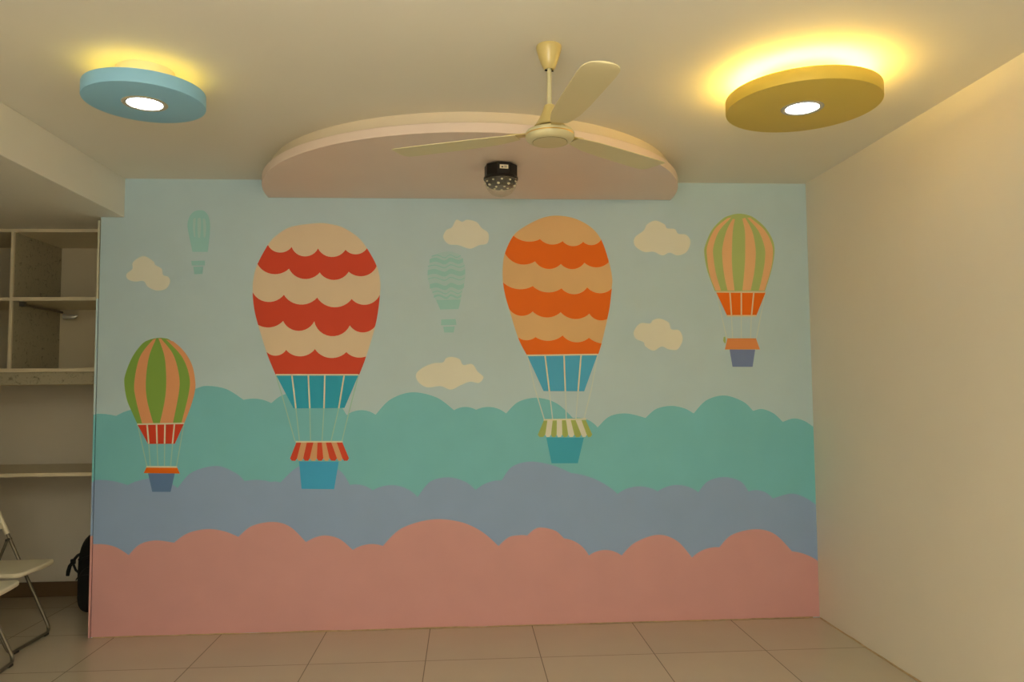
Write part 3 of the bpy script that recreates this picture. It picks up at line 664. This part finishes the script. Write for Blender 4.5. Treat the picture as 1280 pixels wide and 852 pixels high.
pk = blob('front_pocket', bp, M['cloth'], -.012, -.118, .17, .098, .045, .140, 3.4, 3.2, .05)
bm = bmesh.new(); tube(bm, [(-.035 + .07 * math.cos(a), -.160, .235 + .035 * math.sin(a)) for a in [PI * i / 10 for i in range(11)]], .003, 8)
link('zip', bm, M['web'], pk, smooth=True)
bm = bmesh.new(); tube(bm, [(-.03, .06, .505), (-.028, .05, .545), (.02, .04, .555), (.05, .03, .545), (.052, .02, .51)], .009, 10)
link('handle', bm, M['web'], bp, smooth=True)
# side strap with a hanging loose end and buckle
bm = bmesh.new()
tube(bm, [(-.11, -.09, .385), (-.140, -.07, .372), (-.165, -.05, .350), (-.182, -.045, .325)], .009, 8)
tube(bm, [(-.182, -.045, .325), (-.200, -.045, .300), (-.208, -.045, .270), (-.212, -.045, .240)], [.009, .012, .013, .011], 8)
tube(bm, [(-.135, -.06, .26), (-.160, -.05, .275), (-.182, -.045, .318)], .007, 8)
sp = link('side_strap', bm, M['web'], bp, smooth=True)
bm = bmesh.new(); box(bm, -.192, -.168, -.060, -.032, .310, .345); link('buckle', bm, M['black'], sp, bevel=.004)
bm = bmesh.new()
tube(bm, [(-.095, -.150, .36), (-.03, -.158, .38), (.06, -.150, .40)], .008, 8)
link('front_strap', bm, M['web'], bp, smooth=True)

# ------------------------------------------------------------------ light
def area(name, loc, rot, sx, sy, power, col, spread=PI):
    l = bpy.data.lights.new(name, 'AREA'); l.shape = 'RECTANGLE'; l.size = sx; l.size_y = sy; l.energy = power; l.color = col; l.spread = spread
    o = bpy.data.objects.new(name, l); C.objects.link(o); o.location = loc; o.rotation_euler = rot; return o
area('window_fill', ((WX0 + WX1) / 2, FRONT + .03, (WZ0 + WZ1) / 2), (PI / 2 + TILT, 0, 0), WX1 - WX0, WZ1 - WZ0, WINP, WINC, SPREAD)  # added fill light at the unseen window, in place of daylight
for i, (x, y) in enumerate(FILL_LAMPS):  # added ceiling lights behind the camera, without fixtures
    l = bpy.data.lights.new('fill_lamp', 'AREA'); l.shape = 'DISK'; l.size = .3; l.energy = LAMPP; l.color = LAMPC
    o = bpy.data.objects.new('fill_lamp', l); C.objects.link(o); o.location = (x, y, H - .03)
area('bounce_fill', UP, (PI, 0, 0), *UPS, UPP, UPC)  # added light with no fixture, bounced off the ceiling to brighten the room
area('bounce_fill', UP2, (PI, 0, 0), .8, .4, UPP2, UPC)  # second added bounce light, closer to the camera
w = bpy.data.worlds.new('daylight'); S.world = w; w.use_nodes = True
w.node_tree.nodes['Background'].inputs['Color'].default_value = (.8, .85, .9, 1)
w.node_tree.nodes['Background'].inputs['Strength'].default_value = .3

# ------------------------------------------------------------------ camera
cam = bpy.data.cameras.new('camera'); co = bpy.data.objects.new('camera', cam); C.objects.link(co)
cam.sensor_width = 36; cam.sensor_fit = 'HORIZONTAL'; cam.lens = 36 * 958.94 / 1280; cam.clip_start = .05
yaw, pitch, roll = .0618, .0617, -.0090
cy_, sy_, cp_, sp_ = math.cos(yaw), math.sin(yaw), math.cos(pitch), math.sin(pitch)
fw = Vector((sy_ * cp_, cy_ * cp_, sp_)); r0 = Vector((cy_, -sy_, 0)); u0 = r0.cross(fw)
rt = r0 * math.cos(roll) + u0 * math.sin(roll); up = u0 * math.cos(roll) - r0 * math.sin(roll)
mtx = Matrix((rt, up, -fw)).transposed().to_4x4(); mtx.translation = (-2.1416, -4.6261, 1.4018)
co.matrix_world = mtx
S.camera = co

v = S.view_settings
S.display_settings.display_device = 'sRGB'
v.view_transform = 'Standard'; v.look = 'None'; v.gamma = 1; v.use_curve_mapping = False; v.exposure = EXPOSURE
S.cycles.max_bounces = 10; S.cycles.diffuse_bounces = 6; S.cycles.glossy_bounces = 4
S.cycles.use_denoising = True
S.cycles.sample_clamp_indirect = 8
S.cycles.caustics_reflective = False; S.cycles.caustics_refractive = False
